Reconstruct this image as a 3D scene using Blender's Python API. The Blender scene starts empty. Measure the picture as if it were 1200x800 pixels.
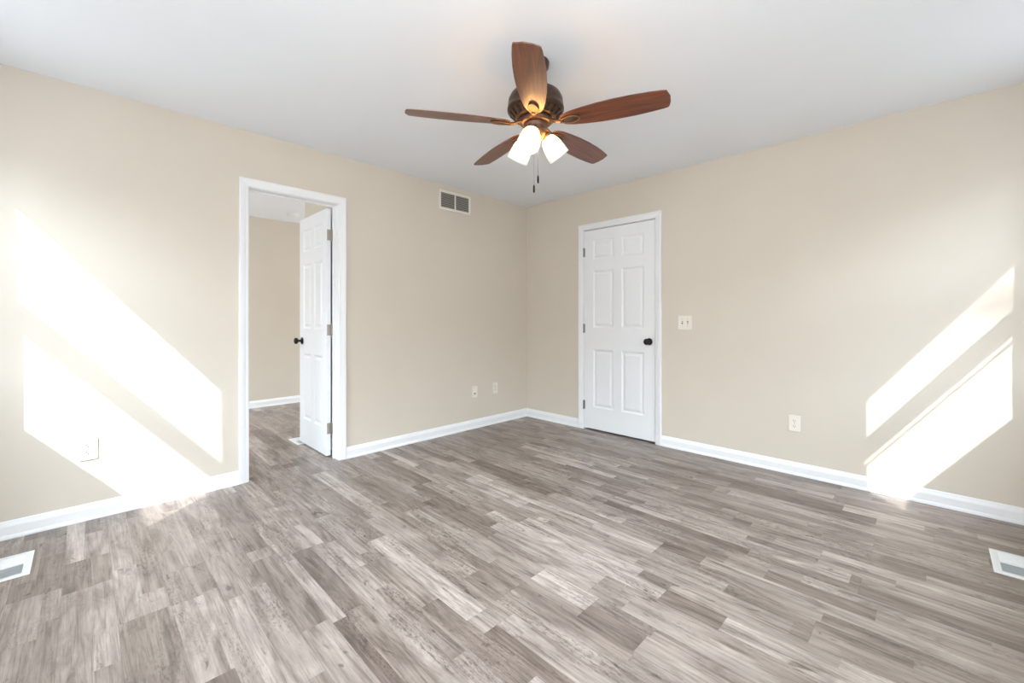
import bpy, bmesh, math, random
from mathutils import Vector, Matrix

random.seed(4)
S = bpy.context.scene
COL = S.collection
R = math.radians
PI = math.pi

# ------------------------------------------------------------------ camera
cam_d = bpy.data.cameras.new('camera')
cam = bpy.data.objects.new('camera', cam_d)
COL.objects.link(cam)
cam.location = (3.3916, -3.6505, 1.13)
cam.rotation_euler = (R(90), 0, R(44.85))
cam_d.sensor_width = 36
cam_d.lens = 498 / 1200 * 36
cam_d.shift_y = -26 / 1200
cam_d.clip_start = 0.02
S.camera = cam

# ------------------------------------------------------------------ light
S.view_settings.view_transform = 'Standard'
S.view_settings.look = 'None'
S.view_settings.gamma = 1
S.view_settings.use_curve_mapping = False
S.view_settings.exposure = 0.17

world = bpy.data.worlds.new('sky')
S.world = world
world.use_nodes = True
wb = world.node_tree.nodes['Background']
SKY, GROUND = (0.76, 0.88, 1.0, 1), (0.11, 0.115, 0.125, 1)
_nt = world.node_tree
_tc = _nt.nodes.new('ShaderNodeTexCoord')
_sp = _nt.nodes.new('ShaderNodeSeparateXYZ')
_cr = _nt.nodes.new('ShaderNodeValToRGB')
_mr = _nt.nodes.new('ShaderNodeMapRange')
_mr.inputs[1].default_value = -1
_nt.links.new(_tc.outputs['Generated'], _sp.inputs[0])
_nt.links.new(_sp.outputs[2], _mr.inputs[0])
_nt.links.new(_mr.outputs[0], _cr.inputs[0])
_cr.color_ramp.elements[0].position = 0.60
_cr.color_ramp.elements[0].color = GROUND
_cr.color_ramp.elements[1].position = 0.70
_cr.color_ramp.elements[1].color = SKY
_hi = _cr.color_ramp.elements.new(0.83)
_hi.color = (0.90, 1.06, 1.28, 1)
_nt.links.new(_cr.outputs[0], wb.inputs[0])
wb.inputs[1].default_value = 22.0

SUN_A, SUN_B, SUN_C = 1.0, 1.12, 1.33
sun_l = bpy.data.lights.new('sun', 'SUN')
sun_l.energy = 6.6
sun_l.angle = R(0.5)
sun_l.color = (1.0, 0.985, 0.97)
sun = bpy.data.objects.new('sun', sun_l)
COL.objects.link(sun)
sun.rotation_euler = Vector((SUN_A, -SUN_B, SUN_C)).to_track_quat('Z', 'Y').to_euler()
sun.location = (8, -9, 11)


def portal(loc, rotz, sx, sz):
    l = bpy.data.lights.new('sky_portal', 'AREA')
    l.shape = 'RECTANGLE'
    l.size = sx
    l.size_y = sz
    l.cycles.is_portal = True
    o = bpy.data.objects.new('sky_portal', l)
    COL.objects.link(o)
    o.location = loc
    o.rotation_euler = (R(90), 0, rotz)   # light shines along local +Y for rotz = 0
    return o


def fill_lamp(loc, rotz, sx, sz, power):
    l = bpy.data.lights.new('added_fill_lamp', 'AREA')
    l.shape = 'RECTANGLE'
    l.size = sx
    l.size_y = sz
    l.energy = power
    l.color = (0.97, 0.975, 1.0)
    o = bpy.data.objects.new('added_fill_lamp', l)
    COL.objects.link(o)
    o.location = loc
    o.rotation_euler = (R(90), 0, rotz)
    return o


# added area lamps: soft fill at the added windows here and next door
fill_lamp((2.85, -4.335, 1.45), 0, 1.5, 1.5, 32)
fill_lamp((-1.47, -4.335, 1.5), 0, 0.8, 1.2, 26)
fill_lamp((-1.57, 1.635, 1.5), R(180), 1.7, 1.5, 70)
fill_lamp((4.115, -3.05, 1.45), R(90), 1.5, 1.5, 32)


# ------------------------------------------------------------------ materials
def new_mat(name):
    m = bpy.data.materials.new(name)
    m.use_nodes = True
    nt = m.node_tree
    return m, nt, nt.nodes['Principled BSDF']


def N(nt, typ, **kw):
    n = nt.nodes.new(typ)
    for k, v in kw.items():
        setattr(n, k, v)
    return n


def paint(name, col, rough=0.6, var=0.02, bump=0.0, bscale=400, metallic=0.0, spec=0.5):
    m, nt, p = new_mat(name)
    tc = N(nt, 'ShaderNodeTexCoord')
    nz = N(nt, 'ShaderNodeTexNoise')
    nz.inputs['Scale'].default_value = 3.0
    nz.inputs['Detail'].default_value = 3
    nt.links.new(tc.outputs['Object'], nz.inputs['Vector'])
    cr = N(nt, 'ShaderNodeValToRGB')
    cr.color_ramp.elements[0].position = 0.3
    cr.color_ramp.elements[1].position = 0.7
    cr.color_ramp.elements[0].color = tuple(c * (1 - var) for c in col) + (1,)
    cr.color_ramp.elements[1].color = tuple(min(1, c * (1 + var)) for c in col) + (1,)
    nt.links.new(nz.outputs['Fac'], cr.inputs['Fac'])
    nt.links.new(cr.outputs['Color'], p.inputs['Base Color'])
    p.inputs['Roughness'].default_value = rough
    p.inputs['Metallic'].default_value = metallic
    p.inputs['Specular IOR Level'].default_value = spec
    if bump:
        n2 = N(nt, 'ShaderNodeTexNoise')
        n2.inputs['Scale'].default_value = bscale
        nt.links.new(tc.outputs['Object'], n2.inputs['Vector'])
        b = N(nt, 'ShaderNodeBump')
        b.inputs['Strength'].default_value = bump
        b.inputs['Distance'].default_value = 0.001
        nt.links.new(n2.outputs['Fac'], b.inputs['Height'])
        nt.links.new(b.outputs['Normal'], p.inputs['Normal'])
    return m


M = {}
M['wall'] = paint('beige_wall_paint', (0.665, 0.600, 0.508), 0.65, 0.012, 0.15, 350, spec=0.3)
M['ceiling'] = paint('ceiling_paint', (0.84, 0.86, 0.885), 0.9, 0.006, spec=0.2)
M['trim'] = paint('white_trim_paint', (0.83, 0.835, 0.84), 0.35, 0.005)
M['door'] = paint('white_door_paint', (0.84, 0.85, 0.865), 0.4, 0.005)
M['plastic'] = paint('ivory_plastic', (0.80, 0.75, 0.66), 0.35, 0.005)
M['white_plastic'] = paint('white_plastic', (0.82, 0.82, 0.81), 0.35, 0.005)
M['register'] = paint('white_enamel', (0.80, 0.82, 0.82), 0.35, 0.005)
M['grille'] = paint('grille_enamel', (0.80, 0.76, 0.68), 0.4, 0.005)
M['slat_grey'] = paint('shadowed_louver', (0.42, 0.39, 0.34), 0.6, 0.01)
M['slot'] = paint('dark_slot', (0.02, 0.018, 0.016), 0.9, 0.01, spec=0.1)
M['duct'] = paint('duct_sheet_metal', (0.42, 0.45, 0.46), 0.5, 0.02)
M['duct_dark'] = paint('duct_interior', (0.10, 0.095, 0.085), 0.7, 0.02)
M['black'] = paint('black_bronze', (0.018, 0.016, 0.015), 0.35, 0.05, metallic=0.6)
M['nickel'] = paint('satin_nickel', (0.46, 0.43, 0.37), 0.35, 0.05, metallic=0.9)
M['dark_nickel'] = paint('dark_nickel', (0.28, 0.27, 0.26), 0.35, 0.05, metallic=0.9)
M['bronze'] = paint('oil_rubbed_bronze', (0.075, 0.042, 0.030), 0.38, 0.12, metallic=0.55)
M['brass'] = paint('antique_bronze', (0.20, 0.115, 0.05), 0.35, 0.15, metallic=0.6)
M['outside'] = paint('exterior_soffit', (0.6, 0.6, 0.58), 0.7, 0.02)
M['bark'] = paint('tree_bark', (0.16, 0.12, 0.09), 0.9, 0.2)


def glass_mat():
    m, nt, p = new_mat('window_glass')
    nt.nodes.remove(p)
    t = N(nt, 'ShaderNodeBsdfTransparent')
    t.inputs[0].default_value = (0.96, 0.97, 0.965, 1)
    g = N(nt, 'ShaderNodeBsdfGlossy')
    g.inputs['Roughness'].default_value = 0.0
    mx = N(nt, 'ShaderNodeMixShader')
    mx.inputs[0].default_value = 0.05
    nt.links.new(t.outputs[0], mx.inputs[1])
    nt.links.new(g.outputs[0], mx.inputs[2])
    nt.links.new(mx.outputs[0], nt.nodes['Material Output'].inputs[0])
    return m


M['glass'] = glass_mat()


def mesh_screen():
    m, nt, p = new_mat('insect_screen')
    nt.nodes.remove(p)
    t = N(nt, 'ShaderNodeBsdfTransparent')
    d = N(nt, 'ShaderNodeBsdfDiffuse')
    d.inputs[0].default_value = (0.1, 0.1, 0.1, 1)
    mx = N(nt, 'ShaderNodeMixShader')
    mx.inputs[0].default_value = 0.05
    nt.links.new(t.outputs[0], mx.inputs[1])
    nt.links.new(d.outputs[0], mx.inputs[2])
    nt.links.new(mx.outputs[0], nt.nodes['Material Output'].inputs[0])
    return m


M['screen'] = mesh_screen()


def wood_blade():
    m, nt, p = new_mat('walnut_blade')
    tc = N(nt, 'ShaderNodeTexCoord')
    mp = N(nt, 'ShaderNodeMapping')
    mp.inputs['Scale'].default_value = (3, 45, 45)
    nt.links.new(tc.outputs['Object'], mp.inputs['Vector'])
    nz = N(nt, 'ShaderNodeTexNoise')
    nz.inputs['Scale'].default_value = 1.5
    nz.inputs['Detail'].default_value = 6
    nz.inputs['Distortion'].default_value = 0.6
    nt.links.new(mp.outputs[0], nz.inputs['Vector'])
    cr = N(nt, 'ShaderNodeValToRGB')
    e = cr.color_ramp.elements
    e[0].position, e[0].color = 0.3, (0.050, 0.016, 0.008, 1)
    e[1].position, e[1].color = 0.7, (0.23, 0.062, 0.020, 1)
    nt.links.new(nz.outputs['Fac'], cr.inputs['Fac'])
    nt.links.new(cr.outputs['Color'], p.inputs['Base Color'])
    p.inputs['Roughness'].default_value = 0.34
    p.inputs['Specular IOR Level'].default_value = 0.5
    p.inputs['Coat Weight'].default_value = 0.35
    p.inputs['Coat Roughness'].default_value = 0.28
    return m


M['blade'] = wood_blade()


def emissive(name, base, col, strength, rough=0.4):
    m, nt, p = new_mat(name)
    p.inputs['Base Color'].default_value = base + (1,)
    p.inputs['Roughness'].default_value = rough
    p.inputs['Emission Color'].default_value = col + (1,)
    p.inputs['Emission Strength'].default_value = strength
    return m


M['shade'] = emissive('lit_frosted_glass', (0.58, 0.57, 0.54), (1.0, 0.66, 0.32), 3.6, 0.3)
M['bulb'] = emissive('lit_bulb', (0.9, 0.9, 0.9), (1.0, 0.80, 0.50), 5.0)
# the glass glows warm and strong round the bulb and pales towards the rim
_nt = M['shade'].node_tree
_p = _nt.nodes['Principled BSDF']
_tc = _nt.nodes.new('ShaderNodeTexCoord')
_sp = _nt.nodes.new('ShaderNodeSeparateXYZ')
_mr = _nt.nodes.new('ShaderNodeMapRange')
_mr.inputs[1].default_value = -0.125
_mr.inputs[2].default_value = -0.020
_cr = _nt.nodes.new('ShaderNodeValToRGB')
_e = _cr.color_ramp.elements
_e[0].position, _e[0].color = 0.0, (0.0085, 0.0085, 0.0083, 1)
_e[1].position, _e[1].color = 0.95, (1.0, 0.50, 0.13, 1)
_x = _e.new(0.45); _x.color = (0.016, 0.0145, 0.012, 1)
_x = _e.new(0.72); _x.color = (0.20, 0.115, 0.040, 1)
_nt.links.new(_tc.outputs['Object'], _sp.inputs[0])
_nt.links.new(_sp.outputs[2], _mr.inputs[0])
_nt.links.new(_mr.outputs[0], _cr.inputs[0])
_nt.links.new(_cr.outputs[0], _p.inputs['Emission Color'])
_p.inputs['Emission Strength'].default_value = 40.0


def floor_mat():
    m, nt, p = new_mat('grey_vinyl_planks')
    L = nt.links.new

    def math_(op, a, b=None, c=None):
        n = N(nt, 'ShaderNodeMath', operation=op)
        for i, v in enumerate((a, b, c)):
            if v is None:
                continue
            if isinstance(v, (int, float)):
                n.inputs[i].default_value = v
            else:
                L(v, n.inputs[i])
        return n.outputs[0]

    def white(*vs):
        cb = N(nt, 'ShaderNodeCombineXYZ')
        for i, v in enumerate(vs):
            if isinstance(v, (int, float)):
                cb.inputs[i].default_value = v
            else:
                L(v, cb.inputs[i])
        w = N(nt, 'ShaderNodeTexWhiteNoise', noise_dimensions='3D')
        L(cb.outputs[0], w.inputs['Vector'])
        return w.outputs['Value']

    def ramp(fac, stops):
        cr = N(nt, 'ShaderNodeValToRGB')
        el = cr.color_ramp.elements
        while len(el) < len(stops):
            el.new(0.5)
        for e, (pos, col) in zip(el, stops):
            e.position = pos
            e.color = col + (1,) if len(col) == 3 else col
        L(fac, cr.inputs['Fac'])
        return cr.outputs['Color']

    def mix(typ, fac, a, b):
        n = N(nt, 'ShaderNodeMix', data_type='RGBA', blend_type=typ)
        if isinstance(fac, (int, float)):
            n.inputs[0].default_value = fac
        else:
            L(fac, n.inputs[0])
        for i, v in ((6, a), (7, b)):
            if isinstance(v, tuple):
                n.inputs[i].default_value = v
            else:
                L(v, n.inputs[i])
        return n.outputs[2]

    geo = N(nt, 'ShaderNodeNewGeometry')
    sp = N(nt, 'ShaderNodeSeparateXYZ')
    L(geo.outputs['Position'], sp.inputs[0])
    x, y = sp.outputs[0], sp.outputs[1]
    BW = 0.154
    # boards
    yy = math_('DIVIDE', math_('ADD', y, 0.022), BW)
    row = math_('FLOOR', yy)
    fy = math_('FRACT', yy)
    off = math_('MULTIPLY', white(row, 3.3, 0), 1.22)
    bx_ = math_('DIVIDE', math_('ADD', x, off), 1.22)
    brd = math_('FLOOR', bx_)
    bfx = math_('FRACT', bx_)
    # printed strips in a board
    split = math_('ADD', math_('MULTIPLY', white(row, brd, 7.7), 0.34), 0.33)
    strip = math_('GREATER_THAN', fy, split)
    srow = math_('ADD', math_('MULTIPLY', row, 2), strip)
    slen = math_('ADD', math_('MULTIPLY', white(srow, 1.2, 5), 0.55), 0.50)
    sx = math_('ADD', math_('DIVIDE', x, slen), math_('MULTIPLY', white(srow, 9.1, 2), 7))
    sidx = math_('FLOOR', sx)
    tone = white(srow, sidx, brd)
    tone2 = white(srow, sidx, 41.5)
    # grain
    cb = N(nt, 'ShaderNodeCombineXYZ')
    L(math_('ADD', x, math_('MULTIPLY', tone, 37)), cb.inputs[0])
    L(math_('ADD', y, math_('MULTIPLY', tone2, 11)), cb.inputs[1])
    def noise(scale, det, dist=0.0, rough=0.6):
        mp = N(nt, 'ShaderNodeMapping')
        mp.inputs['Scale'].default_value = scale
        L(cb.outputs[0], mp.inputs['Vector'])
        n = N(nt, 'ShaderNodeTexNoise')
        n.inputs['Scale'].default_value = 1
        n.inputs['Detail'].default_value = det
        n.inputs['Roughness'].default_value = rough
        n.inputs['Distortion'].default_value = dist
        L(mp.outputs[0], n.inputs['Vector'])
        return n.outputs['Fac']
    g1 = noise((1.6, 34, 1), 6, 1.4, 0.65)
    g2 = noise((7, 210, 1), 4, 0.4, 0.7)
    g3 = noise((2.4, 9, 1), 5, 1.6, 0.6)
    g4 = noise((40, 120, 1), 4, 0.5, 0.7)
    g5 = noise((1.1, 5, 1), 3, 0.8)
    knots = noise((10, 26, 1), 3, 0.8, 0.55)
    base = ramp(tone, [(0.0, (0.160, 0.122, 0.101)), (0.16, (0.232, 0.186, 0.157)), (0.5, (0.278, 0.228, 0.196)),
                       (0.84, (0.322, 0.268, 0.233)), (1.0, (0.430, 0.369, 0.325))])
    grain = ramp(g1, [(0.30, (0.40, 0.37, 0.35)), (0.42, (0.76, 0.74, 0.725)), (0.52, (1.0, 1.0, 1.0)), (0.70, (1.25, 1.25, 1.25))])
    c = mix('MULTIPLY', 0.95, base, grain)
    fine = ramp(g2, [(0.30, (0.52, 0.49, 0.475)), (0.46, (0.98, 0.98, 0.98)), (0.70, (1.10, 1.10, 1.10))])
    c = mix('MULTIPLY', 0.85, c, fine)
    cloud = ramp(g3, [(0.32, (0.62, 0.59, 0.575)), (0.48, (1.0, 1.0, 1.0)), (0.70, (1.36, 1.37, 1.38))])
    c = mix('MULTIPLY', 0.9, c, cloud)
    # rough-sawn dark speckle in drifting areas
    spk = ramp(g4, [(0.40, (0.42, 0.39, 0.37)), (0.50, (1, 1, 1))])
    spa = ramp(g5, [(0.50, (0, 0, 0)), (0.62, (0.75, 0.75, 0.75))])
    c = mix('MULTIPLY', spa, c, spk)
    kn = ramp(knots, [(0.27, (0.36, 0.32, 0.30)), (0.325, (0.8, 0.78, 0.77)), (0.37, (1, 1, 1))])
    c = mix('MULTIPLY', 0.9, c, kn)
    # seams of the boards
    ey = math_('MINIMUM', fy, math_('SUBTRACT', 1, fy))
    ex = math_('MULTIPLY', math_('MINIMUM', bfx, math_('SUBTRACT', 1, bfx)), 1.22 / BW)
    ed = math_('MINIMUM', ex, ey)
    seam = ramp(ed, [(0.0, (0.66, 0.64, 0.62)), (0.012, (1, 1, 1))])
    c = mix('MULTIPLY', 0.7, c, seam)
    L(c, p.inputs['Base Color'])
    rg = ramp(g1, [(0.3, (0.36, 0.36, 0.36)), (0.7, (0.46, 0.46, 0.46))])
    L(rg, p.inputs['Roughness'])
    p.inputs['Specular IOR Level'].default_value = 0.65
    b = N(nt, 'ShaderNodeBump')
    b.inputs['Strength'].default_value = 0.25
    b.inputs['Distance'].default_value = 0.0008
    L(g2, b.inputs['Height'])
    L(b.outputs['Normal'], p.inputs['Normal'])
    return m


M['floor'] = floor_mat()


# ------------------------------------------------------------------ helpers
def tag(o, label=None, cat=None, group=None, kind=None):
    if label: o['label'] = label
    if cat: o['category'] = cat
    if group: o['group'] = group
    if kind: o['kind'] = kind
    return o


def empty(name, loc=(0, 0, 0), rz=0.0, parent=None):
    o = bpy.data.objects.new(name, None)
    COL.objects.link(o)
    o.empty_display_size = 0.05
    o.location = loc
    o.rotation_euler = (0, 0, rz)
    if parent: o.parent = parent
    return o


def obj(name, bm, mat, parent=None, bevel=0.0, smooth=False, seg=2):
    bmesh.ops.recalc_face_normals(bm, faces=bm.faces)
    me = bpy.data.meshes.new(name)
    bm.to_mesh(me)
    bm.free()
    me.materials.append(mat)
    o = bpy.data.objects.new(name, me)
    COL.objects.link(o)
    if parent: o.parent = parent
    if smooth:
        for p in me.polygons: p.use_smooth = True
    if bevel:
        b = o.modifiers.new('bevel', 'BEVEL')
        b.width = bevel
        b.segments = seg
        b.limit_method = 'ANGLE'
        b.angle_limit = R(35)
    return o


def bx(bm, x0, x1, y0, y1, z0, z1, mat4=None):
    vs = [bm.verts.new(p) for p in [(x0, y0, z0), (x1, y0, z0), (x1, y1, z0), (x0, y1, z0),
                                    (x0, y0, z1), (x1, y0, z1), (x1, y1, z1), (x0, y1, z1)]]
    for f in [(0, 3, 2, 1), (4, 5, 6, 7), (0, 1, 5, 4), (1, 2, 6, 5), (2, 3, 7, 6), (3, 0, 4, 7)]:
        bm.faces.new([vs[i] for i in f])
    if mat4: bmesh.ops.transform(bm, matrix=mat4, verts=vs)
    return vs


def box(*a):
    bm = bmesh.new()
    bx(bm, *a)
    return bm


def lathe(prof, n=40, bm=None, mat4=None, closed=False):
    """prof: list of (r, z); rotates about Z. closed joins last to first."""
    bm = bm or bmesh.new()
    rings, allv = [], []
    for r, z in prof:
        if r < 1e-6:
            v = bm.verts.new((0, 0, z))
            rings.append([v]); allv.append(v)
        else:
            ring = [bm.verts.new((r * math.cos(2 * PI * i / n), r * math.sin(2 * PI * i / n), z)) for i in range(n)]
            rings.append(ring); allv += ring
    pairs = list(zip(rings, rings[1:]))
    if closed: pairs.append((rings[-1], rings[0]))
    for a, b in pairs:
        if len(a) == 1 and len(b) == 1: continue
        for i in range(n):
            j = (i + 1) % n
            if len(a) == 1: bm.faces.new([a[0], b[i], b[j]])
            elif len(b) == 1: bm.faces.new([a[i], b[0], a[j]])
            else: bm.faces.new([a[i], b[i], b[j], a[j]])
    if mat4: bmesh.ops.transform(bm, matrix=mat4, verts=allv)
    return bm


def tube(pts, rad, n=12, bm=None, flat=1.0):
    bm = bm or bmesh.new()
    rings = []
    pts = [Vector(p) for p in pts]
    rads = rad if isinstance(rad, (list, tuple)) else [rad] * len(pts)
    for k, p in enumerate(pts):
        d = (pts[min(k + 1, len(pts) - 1)] - pts[max(k - 1, 0)]).normalized()
        up = Vector((0, 0, 1)) if abs(d.z) < 0.95 else Vector((1, 0, 0))
        u = d.cross(up).normalized()
        v = u.cross(d).normalized()
        rings.append([bm.verts.new(p + (u * math.cos(2 * PI * i / n) + v * flat * math.sin(2 * PI * i / n)) * rads[k]) for i in range(n)])
    for a, b in zip(rings, rings[1:]):
        for i in range(n):
            j = (i + 1) % n
            bm.faces.new([a[i], a[j], b[j], b[i]])
    bm.faces.new(rings[0]); bm.faces.new(rings[-1][::-1])
    return bm


def prism(outline, z0, z1, bm=None):
    """outline of (x, y), extruded in z"""
    bm = bm or bmesh.new()
    a = [bm.verts.new((x, y, z0)) for x, y in outline]
    b = [bm.verts.new((x, y, z1)) for x, y in outline]
    n = len(a)
    bm.faces.new(a[::-1]); bm.faces.new(b)
    for i in range(n):
        j = (i + 1) % n
        bm.faces.new([a[i], a[j], b[j], b[i]])
    return bm


def struct(name, bm, mat, parent=None, bevel=0.0, label=None):
    o = obj(name, bm, mat, parent, bevel)
    if not parent: tag(o, label=label, kind='structure')
    return o


def wall_mesh(L, H, T, holes):
    """wall in local x 0..L, y 0..T (behind the face y=0), z 0..H, with holes (x0,x1,z0,z1)"""
    xs = sorted({0, L} | {h[0] for h in holes} | {h[1] for h in holes})
    zs = sorted({0, H} | {h[2] for h in holes} | {h[3] for h in holes})
    bm = bmesh.new()
    solid = {}
    for i in range(len(xs) - 1):
        for k in range(len(zs) - 1):
            cx, cz = (xs[i] + xs[i + 1]) / 2, (zs[k] + zs[k + 1]) / 2
            solid[i, k] = not any(h[0] < cx < h[1] and h[2] < cz < h[3] for h in holes)
    V = {}
    def v(i, j, k):
        if (i, j, k) not in V: V[i, j, k] = bm.verts.new((xs[i], j * T, zs[k]))
        return V[i, j, k]
    for (i, k), s in solid.items():
        if not s: continue
        bm.faces.new([v(i, 0, k), v(i + 1, 0, k), v(i + 1, 0, k + 1), v(i, 0, k + 1)])
        bm.faces.new([v(i, 1, k), v(i, 1, k + 1), v(i + 1, 1, k + 1), v(i + 1, 1, k)])
        if not solid.get((i - 1, k)): bm.faces.new([v(i, 0, k), v(i, 0, k + 1), v(i, 1, k + 1), v(i, 1, k)])
        if not solid.get((i + 1, k)): bm.faces.new([v(i + 1, 0, k), v(i + 1, 1, k), v(i + 1, 1, k + 1), v(i + 1, 0, k + 1)])
        if not solid.get((i, k - 1)): bm.faces.new([v(i, 0, k), v(i, 1, k), v(i + 1, 1, k), v(i + 1, 0, k)])
        if not solid.get((i, k + 1)): bm.faces.new([v(i, 0, k + 1), v(i + 1, 0, k + 1), v(i + 1, 1, k + 1), v(i, 1, k + 1)])
    return bm


def place(o, loc, rz):
    o.location = loc
    o.rotation_euler = (0, 0, rz)
    return o


# local frames: x along the wall, -y out into the room
LEFT = R(90)      # on wall x = 0, local x -> +y, out -> +x
RIGHT = 0.0       # on wall y = 0, out -> -y
BACK = R(180)     # on wall y = -D, out -> +y, local x -> -x
EAST = R(-90)     # on wall x = W, out -> -x, local x -> -y

W, D, H = 3.98, 4.2, 2.44
T = 0.12
NX = -2.77        # far wall of the next room
NY = 1.5          # north end of the next room

# ------------------------------------------------------------------ shell
struct('floor', box(NX - T, W + T, -D - T, NY + T, -0.05, 0), M['floor'], label='grey-brown wood plank floor running through the doorway')
struct('ceiling', box(NX - T, W + T, -D - T, NY + T, H, H + 0.1), M['ceiling'], label='smooth white ceiling')

DL0, DL1, DLH = -2.843, -2.217, 2.05       # doorway in the left wall (clear jamb faces)
DR0, DR1, DRH = 0.812, 1.594, 2.045        # doorway in the right wall
J = 0.018                                   # jamb board thickness

w = struct('wall_left', wall_mesh(NY + T + D + T, H, T, [(DL0 - J + D + T, DL1 + J + D + T, 0, DLH + J)]), M['wall'], label='beige painted wall with the open doorway and two slanting sunlit patches')
place(w, (0, -D - T, 0), LEFT)
w = struct('wall_right', wall_mesh(W + T, H, T, [(DR0 - J, DR1 + J, 0, DRH + J)]), M['wall'], label='beige painted wall with the closed white door')
place(w, (0, 0, 0), RIGHT)
# window openings: (lo, hi, z0, z1)
WS = (0.262, 1.20, 0.895, 2.23)             # in the wall behind the camera, x range
WE = (0.300, 1.165, 0.910, 2.23)            # in the wall to the right of the camera, |y| range
w = struct('wall_behind', wall_mesh(W + T, H, T, [(W - WS[1], W - WS[0], WS[2], WS[3]), (W - 3.6, W - 2.1, 0.7, 2.2)]), M['wall'], label='beige wall behind the camera')
place(w, (W, -D, 0), BACK)
w = struct('wall_beside', wall_mesh(D + T, H, T, [(WE[0], WE[1], WE[2], WE[3]), (2.3, 3.8, 0.7, 2.2)]), M['wall'], label='beige wall just right of the camera')
place(w, (W, 0, 0), EAST)
# next room
w = struct('wall_next_room_far', wall_mesh(NY + D, H, T, []), M['wall'], label='beige far wall seen through the doorway')
place(w, (NX, -D, 0), LEFT)
WN = (0.95, 1.75, 0.90, 2.1)
w = struct('wall_next_room_near_end', wall_mesh(-NX - T, H, T, [WN]), M['wall'])
place(w, (-T, -D, 0), BACK)
w = struct('wall_next_room_window_end', wall_mesh(-NX - T, H, T, [(0.35, 2.05, 0.75, 2.25)]), M['wall'])
place(w, (NX, NY, 0), RIGHT)
struct('wall_next_room_stub', box(-0.99, -T, -2.125, -1.2, 0, H), M['wall'], label='beige wall stub right behind the open door')
# closet behind the closed door
cb_ = bmesh.new()
bx(cb_, 0.4, 0.46, T, 0.8, 0, H); bx(cb_, 1.95, 2.01, T, 0.8, 0, H); bx(cb_, 0.4, 2.01, 0.8, 0.86, 0, H)
struct('wall_closet', cb_, M['wall'])

# ------------------------------------------------------------------ baseboards
BP = [(0, 0), (0.021, 0), (0.021, 0.008), (0.017, 0.017), (0.0135, 0.020), (0.0135, 0.062),
      (0.011, 0.070), (0.008, 0.078), (0.006, 0.086), (0.003, 0.090), (0, 0.091)]


def baseboard(name, x0, x1, loc, rz, label):
    bm = bmesh.new()
    a = [bm.verts.new((x0, -t, z)) for t, z in BP]
    b = [bm.verts.new((x1, -t, z)) for t, z in BP]
    n = len(a)
    for i in range(n):
        j = (i + 1) % n
        bm.faces.new([a[i], a[j], b[j], b[i]])
    bm.faces.new(a); bm.faces.new(b[::-1])
    o = struct(name, bm, M['trim'], label=label)
    place(o, loc, rz)
    return o


CW = 0.057
baseboard('baseboard_left', -D, DL0 - 0.004 - CW, (0, 0, 0), LEFT, 'white baseboard left of the open doorway')
baseboard('baseboard_left', DL1 + 0.004 + CW, 0, (0, 0, 0), LEFT, 'white baseboard between the open doorway and the room corner')
baseboard('baseboard_right', 0, DR0 - 0.004 - CW, (0, 0, 0), RIGHT, 'short white baseboard between the corner and the closed door')
baseboard('baseboard_right', DR1 + 0.004 + CW, W, (0, 0, 0), RIGHT, 'long white baseboard right of the closed door')
baseboard('baseboard_behind', 0, W, (W, -D, 0), BACK, None)
baseboard('baseboard_beside', 0, D, (W, 0, 0), EAST, None)
baseboard('baseboard_next_room', 0, NY + D, (NX, -D, 0), LEFT, 'white baseboard on the far wall beyond the doorway')
baseboard('baseboard_stub', 0, 0.87, (-0.99, -2.125, 0), RIGHT, None)


# ------------------------------------------------------------------ doors
CP = [(0, 0), (0, 0.008), (0.004, 0.011), (0.016, 0.0115), (0.024, 0.014), (0.036, 0.0165), (0.050, 0.018), (0.055, 0.0165), (0.057, 0.013), (0.057, 0)]


def casing(name, x0, x1, h, label, z0=0.0, sill=False):
    """U shaped (or closed) architrave round the opening x0..x1, height h, standing out to -y"""
    bm = bmesh.new()
    if sill: path = [(x0, z0, -1, -1), (x0, h, -1, 1), (x1, h, 1, 1), (x1, z0, 1, -1)]
    else: path = [(x0, z0, -1, 0), (x0, h, -1, 1), (x1, h, 1, 1), (x1, z0, 1, 0)]
    rings = []
    for px, pz, dx, dz in path:
        rings.append([bm.verts.new((px + dx * u, -v, pz + dz * u)) for u, v in CP])
    seq = list(zip(rings, rings[1:]))
    if sill: seq.append((rings[-1], rings[0]))
    for a, b in seq:
        for i in range(len(a)):
            j = (i + 1) % len(a)
            bm.faces.new([a[i], a[j], b[j], b[i]])
    if not sill:
        bm.faces.new(rings[0]); bm.faces.new(rings[-1][::-1])
    return struct(name, bm, M['trim'], label=label)


def jamb(name, x0, x1, h, stop_y, label):
    """lining boards of a doorway through the wall, y 0..T, plus the stop strip"""
    bm = bmesh.new()
    bx(bm, x0 - J, x0, -0.001, T + 0.001, 0, h)
    bx(bm, x1, x1 + J, -0.001, T + 0.001, 0, h)
    bx(bm, x0 - J, x1 + J, -0.001, T + 0.001, h, h + J)
    s0, s1 = stop_y
    bx(bm, x0, x0 + 0.010, s0, s1, 0, h)
    bx(bm, x1 - 0.010, x1, s0, s1, 0, h)
    bx(bm, x0 + 0.010, x1 - 0.010, s0, s1, h - 0.010, h)
    return struct(name, bm, M['trim'], label=label)


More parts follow.
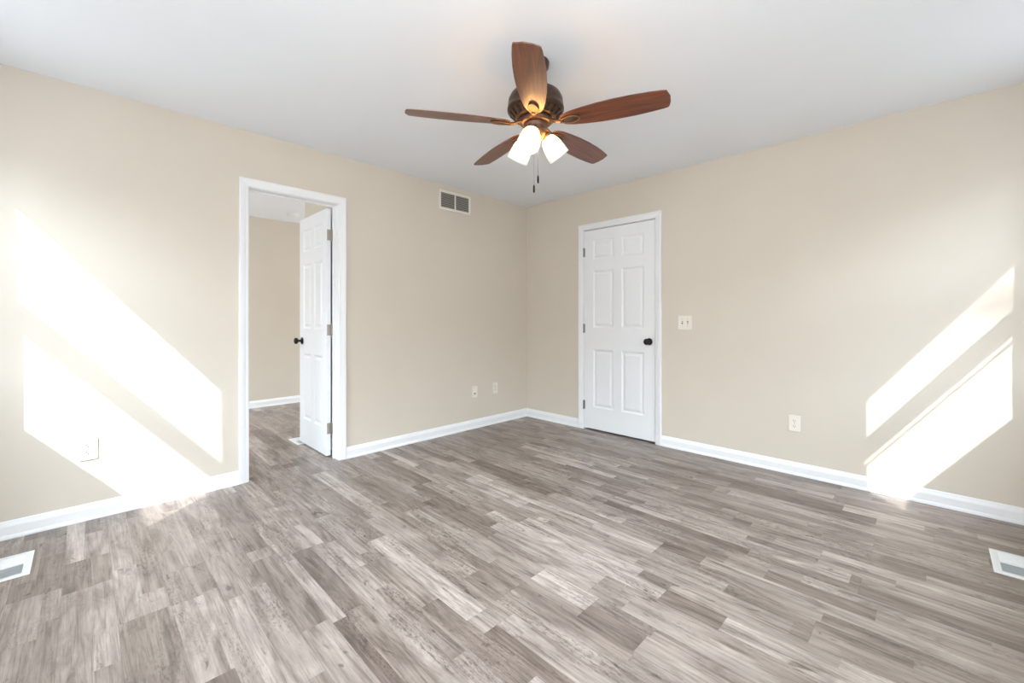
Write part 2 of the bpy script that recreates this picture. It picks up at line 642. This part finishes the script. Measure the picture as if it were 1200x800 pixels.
def door_leaf(w_, h_, t_, z0):
    """six panel leaf, x 0..w_, y 0..t_"""
    sx = w_ / 0.776
    xs = [0, 0.108 * sx, 0.345 * sx, 0.432 * sx, 0.668 * sx, w_]
    zs = [z0, 0.235, 0.825, 1.045, 1.625, 1.735, 1.935, z0 + h_]
    bm = bmesh.new()
    panels = []
    for j, yy in ((0, 0.0), (1, t_)):
        V = [[bm.verts.new((x, yy, z)) for z in zs] for x in xs]
        for i in range(5):
            for k in range(7):
                q = [V[i][k], V[i + 1][k], V[i + 1][k + 1], V[i][k + 1]]
                if j: q = q[::-1]
                f = bm.faces.new(q)
                if i in (1, 3) and k in (1, 3, 5): panels.append(f)
        if j == 0: V0 = V
        else:
            for i in range(5):
                bm.faces.new([V0[i][0], V[i][0], V[i + 1][0], V0[i + 1][0]])
                bm.faces.new([V0[i][7], V0[i + 1][7], V[i + 1][7], V[i][7]])
            for k in range(7):
                bm.faces.new([V0[0][k], V0[0][k + 1], V[0][k + 1], V[0][k]])
                bm.faces.new([V0[5][k], V[5][k], V[5][k + 1], V0[5][k + 1]])
    bmesh.ops.recalc_face_normals(bm, faces=bm.faces)
    for th, dp in ((0.005, -0.002), (0.010, -0.0055), (0.008, 0.0), (0.020, 0.0055)):
        bmesh.ops.inset_individual(bm, faces=panels, thickness=th, depth=dp, use_even_offset=True)
    return bm


def knob_mesh(sgn):
    """round door knob with rose, axis along y, sgn -1 sticks out to -y"""
    prof = [(0, 0), (0.032, 0), (0.032, 0.004), (0.027, 0.009), (0.012, 0.011), (0.010, 0.030), (0.016, 0.036),
            (0.026, 0.044), (0.029, 0.053), (0.027, 0.062), (0.018, 0.067), (0, 0.068)]
    m4 = Matrix.Rotation(R(90) if sgn < 0 else R(-90), 4, 'X')
    return lathe(prof, 32, mat4=m4)


# --- closed door in the right wall
tag(casing('trim_1', DR0 - 0.004, DR1 + 0.004, DRH + 0.004, 'white casing around the closed door'), kind='structure')
jamb('trim_2', DR0, DR1, DRH, (0.040, 0.052), 'white jamb of the closed door')
d1 = empty('door_1', (DR0, 0, 0))
tag(d1, 'closed white six panel door with a black knob', None, kind='structure')
lw = DR1 - DR0 - 0.007
lf = obj('door_leaf', door_leaf(lw, 2.022, 0.035, 0.016), M['door'], d1)
lf.location = (0.0035, 0.002, 0)
kb = obj('door_knob', knob_mesh(-1), M['black'], d1, smooth=True)
kb.location = (1.535 - DR0, 0.002, 0.925)
for zc in (1.82, 1.037, 0.25):
    hb = lathe([(0, -0.047), (0.006, -0.047), (0.0062, -0.044), (0.0062, 0.044), (0.006, 0.047), (0, 0.047)], 14)
    bx(hb, -0.002, 0.014, 0.005, 0.0075, -0.044, 0.044)
    hg = obj('hinge', hb, M['dark_nickel'], d1)
    hg.location = (0.0005, -0.0062, zc)

# --- open door in the left wall, hinged at the far jamb, swung into the next room
o = casing('trim_3', DL0 - 0.004, DL1 + 0.004, DLH + 0.004, 'white casing around the open doorway')
place(o, (0, 0, 0), LEFT)
o = jamb('trim_4', DL0, DL1, DLH, (0.072, 0.084), 'white jamb of the open doorway')
place(o, (0, 0, 0), LEFT)
o = casing('trim_5', DL0 - 0.004, DL1 + 0.004, DLH + 0.004, None)
o.scale = (1, -1, 1)
place(o, (-T, 0, 0), LEFT)
d2 = empty('door_2', (-T - 0.006, DL1 - 0.001, 0), R(180 - 0.5))
tag(d2, 'open white six panel door swung into the next room', None, kind='structure')
# local x = along the open leaf (world -x), local y = world -y
lw2 = DL1 - DL0 - 0.007
lf = obj('door_leaf', door_leaf(lw2, 2.022, 0.035, 0.014), M['door'], d2)
lf.location = (0.006, 0.006, 0)
kb = obj('door_knob', knob_mesh(1), M['black'], d2, smooth=True)
kb.location = (0.006 + lw2 - 0.06, 0.041, 0.935)
kb = obj('door_knob', knob_mesh(-1), M['black'], d2, smooth=True)
kb.location = (0.006 + lw2 - 0.06, 0.006, 0.935)
lb = obj('latch_plate', box(lw2 + 0.0055, lw2 + 0.0075, 0.012, 0.037, 0.905, 0.962), M['nickel'], d2)
for zc in (1.822, 1.042, 0.235):
    hb = lathe([(0, -0.047), (0.006, -0.047), (0.0062, -0.044), (0.0062, 0.044), (0.006, 0.047), (0, 0.047)], 14)
    # leaf plate on the door edge and leaf plate on the jamb
    bx(hb, 0.0035, 0.0058, 0.002, 0.036, -0.045, 0.045)
    bx(hb, -0.038, 0.004, -0.0005, 0.0015, -0.045, 0.045)
    for q in (-0.03, 0, 0.03):
        lathe([(0, 0), (0.004, 0), (0.0035, 0.0012), (0, 0.0012)], 10, bm=hb, mat4=Matrix.Translation((-0.022, 0.0015, q)) @ Matrix.Rotation(R(-90), 4, 'X'))
    hg = obj('hinge', hb, M['nickel'], d2)
    hg.location = (0, 0, zc)


# ------------------------------------------------------------------ windows
def window(name, loc, rz, lo, up, hole, tail=True, screen=False, label=None):
    """lo / up: clear glass of lower and upper sash (x0,x1,z0,z1); local x along wall, +y outwards through the wall"""
    root = empty(name, loc, rz)
    tag(root, label, kind='structure')
    x0, x1, z0, z1 = hole
    def ring(outer, inner, ya, yb):
        bm = bmesh.new()
        bx(bm, outer[0], inner[0], ya, yb, outer[2], outer[3])
        bx(bm, inner[1], outer[1], ya, yb, outer[2], outer[3])
        bx(bm, inner[0], inner[1], ya, yb, outer[2], inner[2])
        bx(bm, inner[0], inner[1], ya, yb, inner[3], outer[3])
        return bm
    fi = (x0 + 0.004, x1 - 0.004, z0 + 0.004, z1 - 0.004)
    obj('window_frame', ring(hole, fi, 0.0, T), M['trim'], root)
    zm = (lo[3] + up[2]) / 2
    obj('sash', ring((fi[0], fi[1], fi[2], zm), lo, 0.030, 0.060), M['trim'], root)
    obj('sash', ring((fi[0], fi[1], zm - 0.03, fi[3]), up, 0.060, 0.090), M['trim'], root)
    obj('pane', box(lo[0], lo[1], 0.044, 0.047, lo[2], lo[3]), M['glass'], root)
    obj('pane', box(up[0], up[1], 0.074, 0.077, up[2], up[3]), M['glass'], root)
    if screen:
        so = (lo[0] - 0.05, lo[1] + 0.05, lo[2] - 0.05, lo[3] + 0.028)
        si = (lo[0] - 0.04, lo[1] + 0.04, lo[2] - 0.04, lo[3] + 0.018)
        obj('screen_frame', ring(so, si, 0.098, 0.104), M['outside'], root)
        obj('insect_screen', box(si[0], si[1], 0.1005, 0.1010, si[2], si[3]), M['screen'], root)
    return root


# local x runs to -x (BACK) : x_local = W - x
def fl(a, b): return (W - b, W - a)
lo = fl(0.317, 1.107) + (0.970, 1.498)
up = fl(0.317, 1.146) + (1.659, 2.170)
window('window_1', (W, -D, 0), BACK, lo, up, fl(WS[0], WS[1]) + WS[2:], label='double hung window behind the camera')
lo = (0.349, 1.092, 0.989, 1.486)
up = (0.366, 1.116, 1.638, 2.170)
window('window_2', (W, 0, 0), EAST, lo, up, WE, screen=True, label='double hung window right of the camera')
window('added_window_3', (NX, NY, 0), RIGHT, (0.41, 1.99, 0.81, 1.46), (0.41, 1.99, 1.53, 2.19), (0.35, 2.05, 0.75, 2.25), label='added unseen window that lights the next room')  # added out of view to brighten the next room
window('added_window_5', (W, -D, 0), BACK, (W - 3.53, W - 2.17, 0.77, 1.42), (W - 3.53, W - 2.17, 1.49, 2.13), (W - 3.6, W - 2.1, 0.7, 2.2), label='added unseen wide window right behind the camera, for fill light')  # added unseen window, an opening for a fill lamp
window('added_window_6', (W, 0, 0), EAST, (2.37, 3.73, 0.77, 1.42), (2.37, 3.73, 1.49, 2.13), (2.3, 3.8, 0.7, 2.2), label='added unseen wide window beside the camera, for fill light')  # second added opening for fill light, also unseen
window('added_window_4', (-T, -D, 0), BACK, (1.0, 1.70, 0.95, 1.45), (1.0, 1.70, 1.53, 2.05), WN, label='added unseen window behind the wall left of the doorway')  # added unseen window to light the open door's face
o = casing('trim_6', W - WS[1], W - WS[0], WS[3], None, WS[2], True); place(o, (W, -D, 0), BACK)
o = casing('trim_7', WE[0], WE[1], WE[3], None, WE[2], True); place(o, (W, 0, 0), EAST)

portal(((WS[0] + WS[1]) / 2, -D - T - 0.02, (WS[2] + WS[3]) / 2), 0, WS[1] - WS[0], WS[3] - WS[2])
portal((W + T + 0.02, -(WE[0] + WE[1]) / 2, (WE[2] + WE[3]) / 2), R(90), WE[1] - WE[0], WE[3] - WE[2])
portal((-T - 1.35, -D - T - 0.02, 1.5), 0, 0.8, 1.2)
#portal((NX + 1.2, NY + T + 0.02, 1.5), R(180), 1.7, 1.5)

# eave over the window to the right
struct('trim_8', box(W + T, 4.52, -D - 0.4, NY, 2.51, 2.62), M['outside'], label='roof eave outside')


# added unseen slabs that keep the sun out of the two added wide windows
struct('added_sun_block', box(2.24, W + 1.4, -D - T - 1.6, -D - T - 0.001, 2.35, 2.40), M['outside'])
struct('added_sun_block', box(W + T + 0.001, W + 1.4, -D - T, -2.34, 2.35, 2.40), M['outside'])


# ------------------------------------------------------------------ wall plates
def rounded_rect(w_, h_, r_, n=5):
    pts = []
    for cx_, cz_, a0 in ((w_ / 2 - r_, h_ / 2 - r_, 0), (-w_ / 2 + r_, h_ / 2 - r_, 90), (-w_ / 2 + r_, -h_ / 2 + r_, 180), (w_ / 2 - r_, -h_ / 2 + r_, 270)):
        for i in range(n + 1):
            a = R(a0 + 90 * i / n)
            pts.append((cx_ + r_ * math.cos(a), cz_ + r_ * math.sin(a)))
    return pts


UP = Matrix.Rotation(R(90), 4, 'X')   # prism z -> -y, prism y -> z


def plate_mesh(w_, h_, t_=0.006):
    bm = prism(rounded_rect(w_, h_, 0.004), 0, t_)
    bmesh.ops.transform(bm, matrix=UP, verts=bm.verts)
    return bm


def screw_mesh():
    bm = lathe([(0, 0), (0.0035, 0), (0.003, 0.0010), (0, 0.0014)], 12)
    bmesh.ops.transform(bm, matrix=UP, verts=bm.verts)
    return bm


def outlet(loc, rz, label, w_=0.072, h_=0.116, group=None, mat='plastic'):
    root = empty('electrical_outlet', loc, rz)
    tag(root, label, 'power outlet', group)
    obj('plate', plate_mesh(w_, h_), M[mat], root, bevel=0.0018)
    for s in (-1, 1):
        # receptacle face: circle with flattened top and bottom
        out = []
        for i in range(28):
            a = 2 * PI * i / 28
            out.append((0.0172 * math.cos(a), max(-0.0142, min(0.0142, 0.0172 * math.sin(a)))))
        bm = prism(out, 0, 0.0026)
        bmesh.ops.transform(bm, matrix=UP, verts=bm.verts)
        f = obj('receptacle', bm, M[mat], root, bevel=0.0006)
        f.location = (0, -0.006, s * 0.0195)
        bm = bmesh.new()
        bx(bm, -0.0078, -0.0054, -0.0005, 0, -0.001, 0.0078)
        bx(bm, 0.0054, 0.0076, -0.0005, 0, 0.000, 0.0070)
        lathe([(0, 0), (0.0026, 0), (0.0026, 0.0005), (0, 0.0005)], 12, bm=bm, mat4=Matrix.Translation((0, 0, -0.0065)) @ UP)
        q = obj('slots', bm, M['slot'], f)
        q.location = (0, -0.0027, 0)
    sc = obj('screw', screw_mesh(), M['nickel'], root)
    sc.location = (0, -0.006, 0)
    return root


outlet((0, -3.637, 0.398), LEFT, 'ivory power outlet on the left wall inside the lower sunlit patch', 0.078, 0.124)
outlet((0, -0.505, 0.385), LEFT, 'small ivory power outlet on the left wall nearest the room corner')
outlet((2.667, 0, 0.372), RIGHT, 'ivory power outlet low on the right wall, right of the closed door')

jk = tag(empty('cable_jack', (0, -0.795, 0.376), LEFT), 'ivory jack plate on the left wall, left neighbour of the outlet nearest the corner', 'wall jack')
obj('plate', plate_mesh(0.072, 0.116), M['plastic'], jk, bevel=0.0018)
bm = lathe([(0.0085, 0), (0.0085, 0.004), (0.0055, 0.004), (0.0055, 0.010), (0.0035, 0.010), (0.0035, 0.001), (0, 0.001)], 20)
bmesh.ops.transform(bm, matrix=UP, verts=bm.verts)
q = obj('connector', bm, M['dark_nickel'], jk); q.location = (0, -0.006, -0.016)
for z in (0.042, -0.042):
    q = obj('screw', screw_mesh(), M['nickel'], jk); q.location = (0, -0.006, z)

sw = tag(empty('light_switch', (1.866, 0, 1.102), RIGHT), 'square ivory double light switch on the wall right of the closed door', 'light switch')
obj('plate', plate_mesh(0.118, 0.118), M['plastic'], sw, bevel=0.0018)
for s in (-1, 1):
    fr_ = obj('toggle_surround', box(-0.0055, 0.0055, -0.0006, 0, -0.0125, 0.0125), M['slot'], sw)
    fr_.location = (s * 0.023, -0.006, 0)
    bm = box(-0.0042, 0.0042, -0.013, 0, -0.0045, 0.0045)
    bmesh.ops.transform(bm, matrix=Matrix.Rotation(R(28 * s), 4, 'X'), verts=bm.verts)
    tg = obj('toggle', bm, M['plastic'], sw, bevel=0.001)
    tg.location = (s * 0.023, -0.006, 0)
    for z in (0.030, -0.030):
        q = obj('screw', screw_mesh(), M['nickel'], sw); q.location = (s * 0.023, -0.006, z)


# ------------------------------------------------------------------ air grille high on the left wall
vw, vh = 0.392, 0.190
vt = tag(empty('air_vent', (0, -1.048, 2.293), LEFT), 'ivory rectangular air return grille high on the left wall', 'air vent')
bd = 0.023
bm = bmesh.new()
bx(bm, -vw / 2, vw / 2, -0.008, 0, vh / 2 - bd, vh / 2)
bx(bm, -vw / 2, vw / 2, -0.008, 0, -vh / 2, -vh / 2 + bd)
bx(bm, -vw / 2, -vw / 2 + bd, -0.008, 0, -vh / 2 + bd, vh / 2 - bd)
bx(bm, vw / 2 - bd, vw / 2, -0.008, 0, -vh / 2 + bd, vh / 2 - bd)
obj('frame', bm, M['grille'], vt, bevel=0.002)
obj('mullion', box(-0.0065, 0.0065, -0.0075, 0, -vh / 2 + bd, vh / 2 - bd), M['grille'], vt)
obj('backing', box(-vw / 2 + bd, vw / 2 - bd, -0.0012, -0.0002, -vh / 2 + bd, vh / 2 - bd), M['duct_dark'], vt)
for s in (-1, 1):
    bm = bmesh.new()
    xa, xb = (0.0065, vw / 2 - bd) if s > 0 else (-vw / 2 + bd, -0.0065)
    n = 9
    for i in range(n):
        zc = -vh / 2 + bd + (i + 0.5) * (vh - 2 * bd) / n
        bx(bm, xa, xb, -0.0035, 0.0035, -0.0005, 0.0005,
           Matrix.Translation((0, -0.0042, zc)) @ Matrix.Rotation(R(-40), 4, 'X'))
    obj('louvers', bm, M['slat_grey'], vt)
for s in (-1, 1):
    q = obj('screw', screw_mesh(), M['grille'], vt); q.location = (s * (vw / 2 - 0.011), -0.008, 0)


# ------------------------------------------------------------------ floor registers
def register(loc, rz, label, L_=0.275, B_=0.140):
    root = tag(empty('floor_register', loc, rz), label, 'floor vent')
    e = 0.026
    # bevelled rim
    bm = bmesh.new()
    rings = []
    for ins, z in ((0, 0), (0, 0.0015), (0.006, 0.0045), (e, 0.0045), (e, 0.0006)):
        rings.append([bm.verts.new((sx * (L_ / 2 - ins), sy * (B_ / 2 - ins), z)) for sx, sy in ((-1, -1), (1, -1), (1, 1), (-1, 1))])
    for a, b in zip(rings, rings[1:]):
        for i in range(4):
            j = (i + 1) % 4
            bm.faces.new([a[i], a[j], b[j], b[i]])
    obj('frame', bm, M['register'], root)
    obj('center_bar', box(-0.006, 0.006, -B_ / 2 + e, B_ / 2 - e, 0.0006, 0.0046), M['register'], root)
    obj('damper', box(-L_ / 2 + e, L_ / 2 - e, -B_ / 2 + e, B_ / 2 - e, 0.0003, 0.0010), M['duct'], root)
    for s in (-1, 1):
        bm = bmesh.new()
        n = 12
        xa, xb = (0.006, L_ / 2 - e) if s > 0 else (-L_ / 2 + e, -0.006)
        for i in range(n):
            xc = xa + (i + 0.5) * (xb - xa) / n
            bx(bm, -0.0026, 0.0026, -B_ / 2 + e, B_ / 2 - e, -0.0003, 0.0003, Matrix.Translation((xc, 0, 0.0028)) @ Matrix.Rotation(R(-24 * s), 4, 'Y'))
        obj('louvers', bm, M['register'], root)
    return root


register((0.406, -3.893, 0), 0, 'white metal floor vent at the left edge near the left baseboard')
register((3.650, -0.642, 0), R(90), 'white metal floor vent at the right edge of the room')
register((-0.797, -2.243, 0), 0, 'white metal floor vent under the free edge of the open door', 0.25, 0.115)

# ------------------------------------------------------------------ smoke detector in the next room
sd = tag(empty('smoke_detector', (-2.26, -1.83, H), 0), 'round white smoke detector on the ceiling beyond the doorway', 'smoke detector')
obj('base', lathe([(0, 0), (0.07, 0), (0.07, -0.008), (0, -0.008)], 36), M['white_plastic'], sd)
obj('cover', lathe([(0, -0.008), (0.064, -0.008), (0.062, -0.026), (0.050, -0.036), (0.022, -0.038), (0, -0.038)], 36), M['white_plastic'], sd, smooth=False)


# ------------------------------------------------------------------ ceiling fan
FX, FY = 1.947, -2.028
fan = tag(empty('ceiling_fan', (FX, FY, 0)), 'bronze ceiling fan with five walnut blades and three lit glass shades', 'ceiling fan')
BZ = 2.122
obj('canopy', lathe([(0, H), (0.068, H), (0.070, H - 0.006), (0.066, H - 0.030), (0.050, H - 0.052), (0.026, H - 0.062), (0, H - 0.062)], 40), M['bronze'], fan, smooth=True)
obj('downrod', lathe([(0, H - 0.06), (0.013, H - 0.06), (0.013, 2.30), (0, 2.30)], 20), M['bronze'], fan, smooth=True)
obj('motor_housing', lathe([(0, 2.318), (0.030, 2.318), (0.036, 2.300), (0.060, 2.297), (0.100, 2.288), (0.126, 2.270), (0.138, 2.246),
                            (0.141, 2.222), (0.140, 2.205), (0.144, 2.202), (0.144, 2.192), (0.136, 2.188), (0.120, 2.168), (0.098, 2.156), (0.088, 2.152), (0, 2.152)], 56), M['bronze'], fan, smooth=True)
# openings in the lower slope of the housing, each between two ribs
bm = bmesh.new()
for i in range(20):
    a = 2 * PI * i / 20
    m4 = Matrix.Rotation(a, 4, 'Z') @ Matrix.Translation((0.1195, 0, 2.1705)) @ Matrix.Rotation(R(-43), 4, 'Y')
    bx(bm, -0.021, 0.015, -0.0065, 0.0065, -0.002, 0.0012, m4)
obj('housing_vents', bm, M['slot'], fan)
bm = bmesh.new()
for i in range(20):
    a = 2 * PI * (i + 0.5) / 20
    m4 = Matrix.Rotation(a, 4, 'Z') @ Matrix.Translation((0.1195, 0, 2.169)) @ Matrix.Rotation(R(-43), 4, 'Y')
    bx(bm, -0.024, 0.020, -0.005, 0.005, -0.004, 0.003, m4)
lathe([(0.094, 2.1525), (0.104, 2.1525), (0.104, 2.158), (0.094, 2.158)], 48, bm=bm, closed=True)
obj('housing_ribs', bm, M['bronze'], fan, bevel=0.0015)
obj('flywheel', lathe([(0, 2.152), (0.080, 2.152), (0.084, 2.146), (0.084, 2.132), (0.076, 2.126), (0.066, 2.124), (0, 2.124)], 48), M['bronze'], fan, smooth=True)
obj('switch_housing', lathe([(0, 2.126), (0.060, 2.126), (0.062, 2.118), (0.058, 2.112), (0.052, 2.100), (0.054, 2.094), (0.050, 2.088), (0, 2.088)], 40), M['bronze'], fan, smooth=True)
obj('light_fitter', lathe([(0, 2.090), (0.049, 2.090), (0.055, 2.084), (0.054, 2.070), (0.044, 2.054), (0.024, 2.044), (0.012, 2.040), (0.012, 2.032), (0.006, 2.026), (0, 2.026)], 40), M['brass'], fan, smooth=True)

# one blade with its iron, then copies
PH0 = math.degrees(-0.89356)
R0, R1 = 0.135, 0.646
prof = [(0.00, 0.022), (0.015, 0.036), (0.05, 0.048), (0.11, 0.058), (0.19, 0.067), (0.27, 0.0705), (0.35, 0.070), (0.43, 0.0645), (0.480, 0.0585), (0.500, 0.054), (0.506, 0.046)]
out = [(R0 + s, h) for s, h in prof] + [(R1 + 0.001, 0.02), (R1 + 0.002, -0.015)] + [(R0 + s - (0.004 if s > 0.5 else 0), -h) for s, h in prof[::-1]]


def blade_mesh():
    bm = prism(out, -0.003, 0.003)
    return bm


def iron_mesh():
    """curved arm from the flywheel to a raised oval medallion under the blade root"""
    bm = bmesh.new()
    o2 = []
    n = 32
    for i in range(n):
        a = 2 * PI * i / n
        x = 0.180 + 0.052 * math.cos(a)
        y = 0.026 * math.sin(a) * (1.0 if math.cos(a) > 0 else (1 - 0.35 * (-math.cos(a))))
        o2.append((x, y))
    prism(o2, -0.0085, -0.003, bm)
    tube([(0.066, 0, 0.012), (0.090, 0, 0.006), (0.112, 0, -0.004), (0.135, 0, -0.008), (0.150, 0, -0.0085)], [0.012, 0.0125, 0.013, 0.014, 0.008], 12, bm, 0.55)
    return bm


def rim_mesh():
    n = 40
    pts = []
    for i in range(n + 1):
        a = 2 * PI * i / n
        x = 0.180 + 0.050 * math.cos(a)
        y = 0.0245 * math.sin(a) * (1.0 if math.cos(a) > 0 else (1 - 0.35 * (-math.cos(a))))
        pts.append((x, y, -0.0088))
    return tube(pts, 0.0033, 8)


protos = None
for k in range(5):
    az = R(PH0 - 72 * k)
    m4 = Matrix.Translation((0, 0, BZ)) @ Matrix.Rotation(az, 4, 'Z') @ Matrix.Rotation(R(-13), 4, 'X')
    if protos is None:
        b = obj('blade', blade_mesh(), M['blade'], fan, bevel=0.002)
        i_ = obj('blade_iron', iron_mesh(), M['bronze'], b, bevel=0.0015)
        r_ = obj('medallion_rim', rim_mesh(), M['brass'], b, smooth=True)
        protos = (b, i_, r_)
    else:
        b = protos[0].copy(); COL.objects.link(b); b.parent = fan
        for src in protos[1:]:
            c = src.copy(); COL.objects.link(c); c.parent = b
    b.matrix_local = m4

# shades
TILT = 36
for k, az in enumerate((-64, 60, 181)):
    a = R(az)
    # frame whose -Z points outward-down
    m4 = Matrix.Translation((0.052 * math.cos(a), 0.052 * math.sin(a), 2.078)) @ Matrix.Rotation(a, 4, 'Z') @ Matrix.Rotation(R(-TILT), 4, 'Y')
    so = obj('lamp_socket', lathe([(0, 0.012), (0.014, 0.012), (0.018, 0.004), (0.027, -0.004), (0.028, -0.022), (0.024, -0.024), (0, -0.024)], 28), M['brass'], fan, smooth=True)
    so.matrix_local = m4
    sh = obj('lamp_shade', lathe([(0.023, -0.016), (0.030, -0.022), (0.041, -0.040), (0.050, -0.066), (0.0545, -0.094), (0.0560, -0.120), (0.0568, -0.132),
                                  (0.0543, -0.132), (0.0535, -0.120), (0.052, -0.094), (0.0475, -0.068), (0.0385, -0.043), (0.027, -0.026), (0.023, -0.022)], 40, closed=True), M['shade'], fan, smooth=True)
    sh.matrix_local = m4
    bu = obj('light_bulb', lathe([(0, -0.024), (0.012, -0.024), (0.013, -0.045), (0.020, -0.060), (0.027, -0.078), (0.027, -0.092), (0.019, -0.106), (0, -0.112)], 24), M['bulb'], sh, smooth=True)

# pull chains with fobs
for (dx, dy, z1) in ((-0.006, -0.005, 1.775), (0.010, 0.008, 1.822)):
    bm = tube([(dx, dy, 2.035), (dx, dy, z1 + 0.04)], 0.0012, 6)
    ch = obj('pull_chain', bm, M['dark_nickel'], fan)
    ch['label'] = 'thin beaded pull chain'
    fb = obj('fob', lathe([(0, 0.042), (0.002, 0.042), (0.0045, 0.034), (0.0052, 0.018), (0.0045, 0.003), (0, 0)], 14), M['slot'], ch, smooth=True)
    fb.location = (dx, dy, z1)


# ------------------------------------------------------------------ bare trees outside, in the way of the sun
def tree_mesh(seed, crown):
    rnd = random.Random(seed)
    bm = bmesh.new()

    def grow(p, d, length, rad, depth):
        q = p + d * length
        mid = p + d * length * 0.5 + Vector((rnd.uniform(-1, 1), rnd.uniform(-1, 1), 0)) * length * 0.05
        tube([p, mid, q], [rad, rad * 0.85, rad * 0.7], 6, bm)
        if depth == 0: return
        for _ in range(3):
            nd = (d + Vector((rnd.uniform(-1, 1), rnd.uniform(-1, 1), rnd.uniform(-0.35, 0.8))) * 0.75).normalized()
            grow(q, nd, length * rnd.uniform(0.62, 0.8), rad * 0.6, depth - 1)
    grow(Vector((0, 0, 0)), Vector((0, 0, 1)), crown, 0.085, 5)
    return bm


for sd_, (tx, ty), hgt in ((3, (12.2, -6.9), 4.4),):
    o = struct('tree', tree_mesh(sd_, hgt), M['bark'], label='bare tree outside the windows')
    o.location = (tx, ty, -0.4)
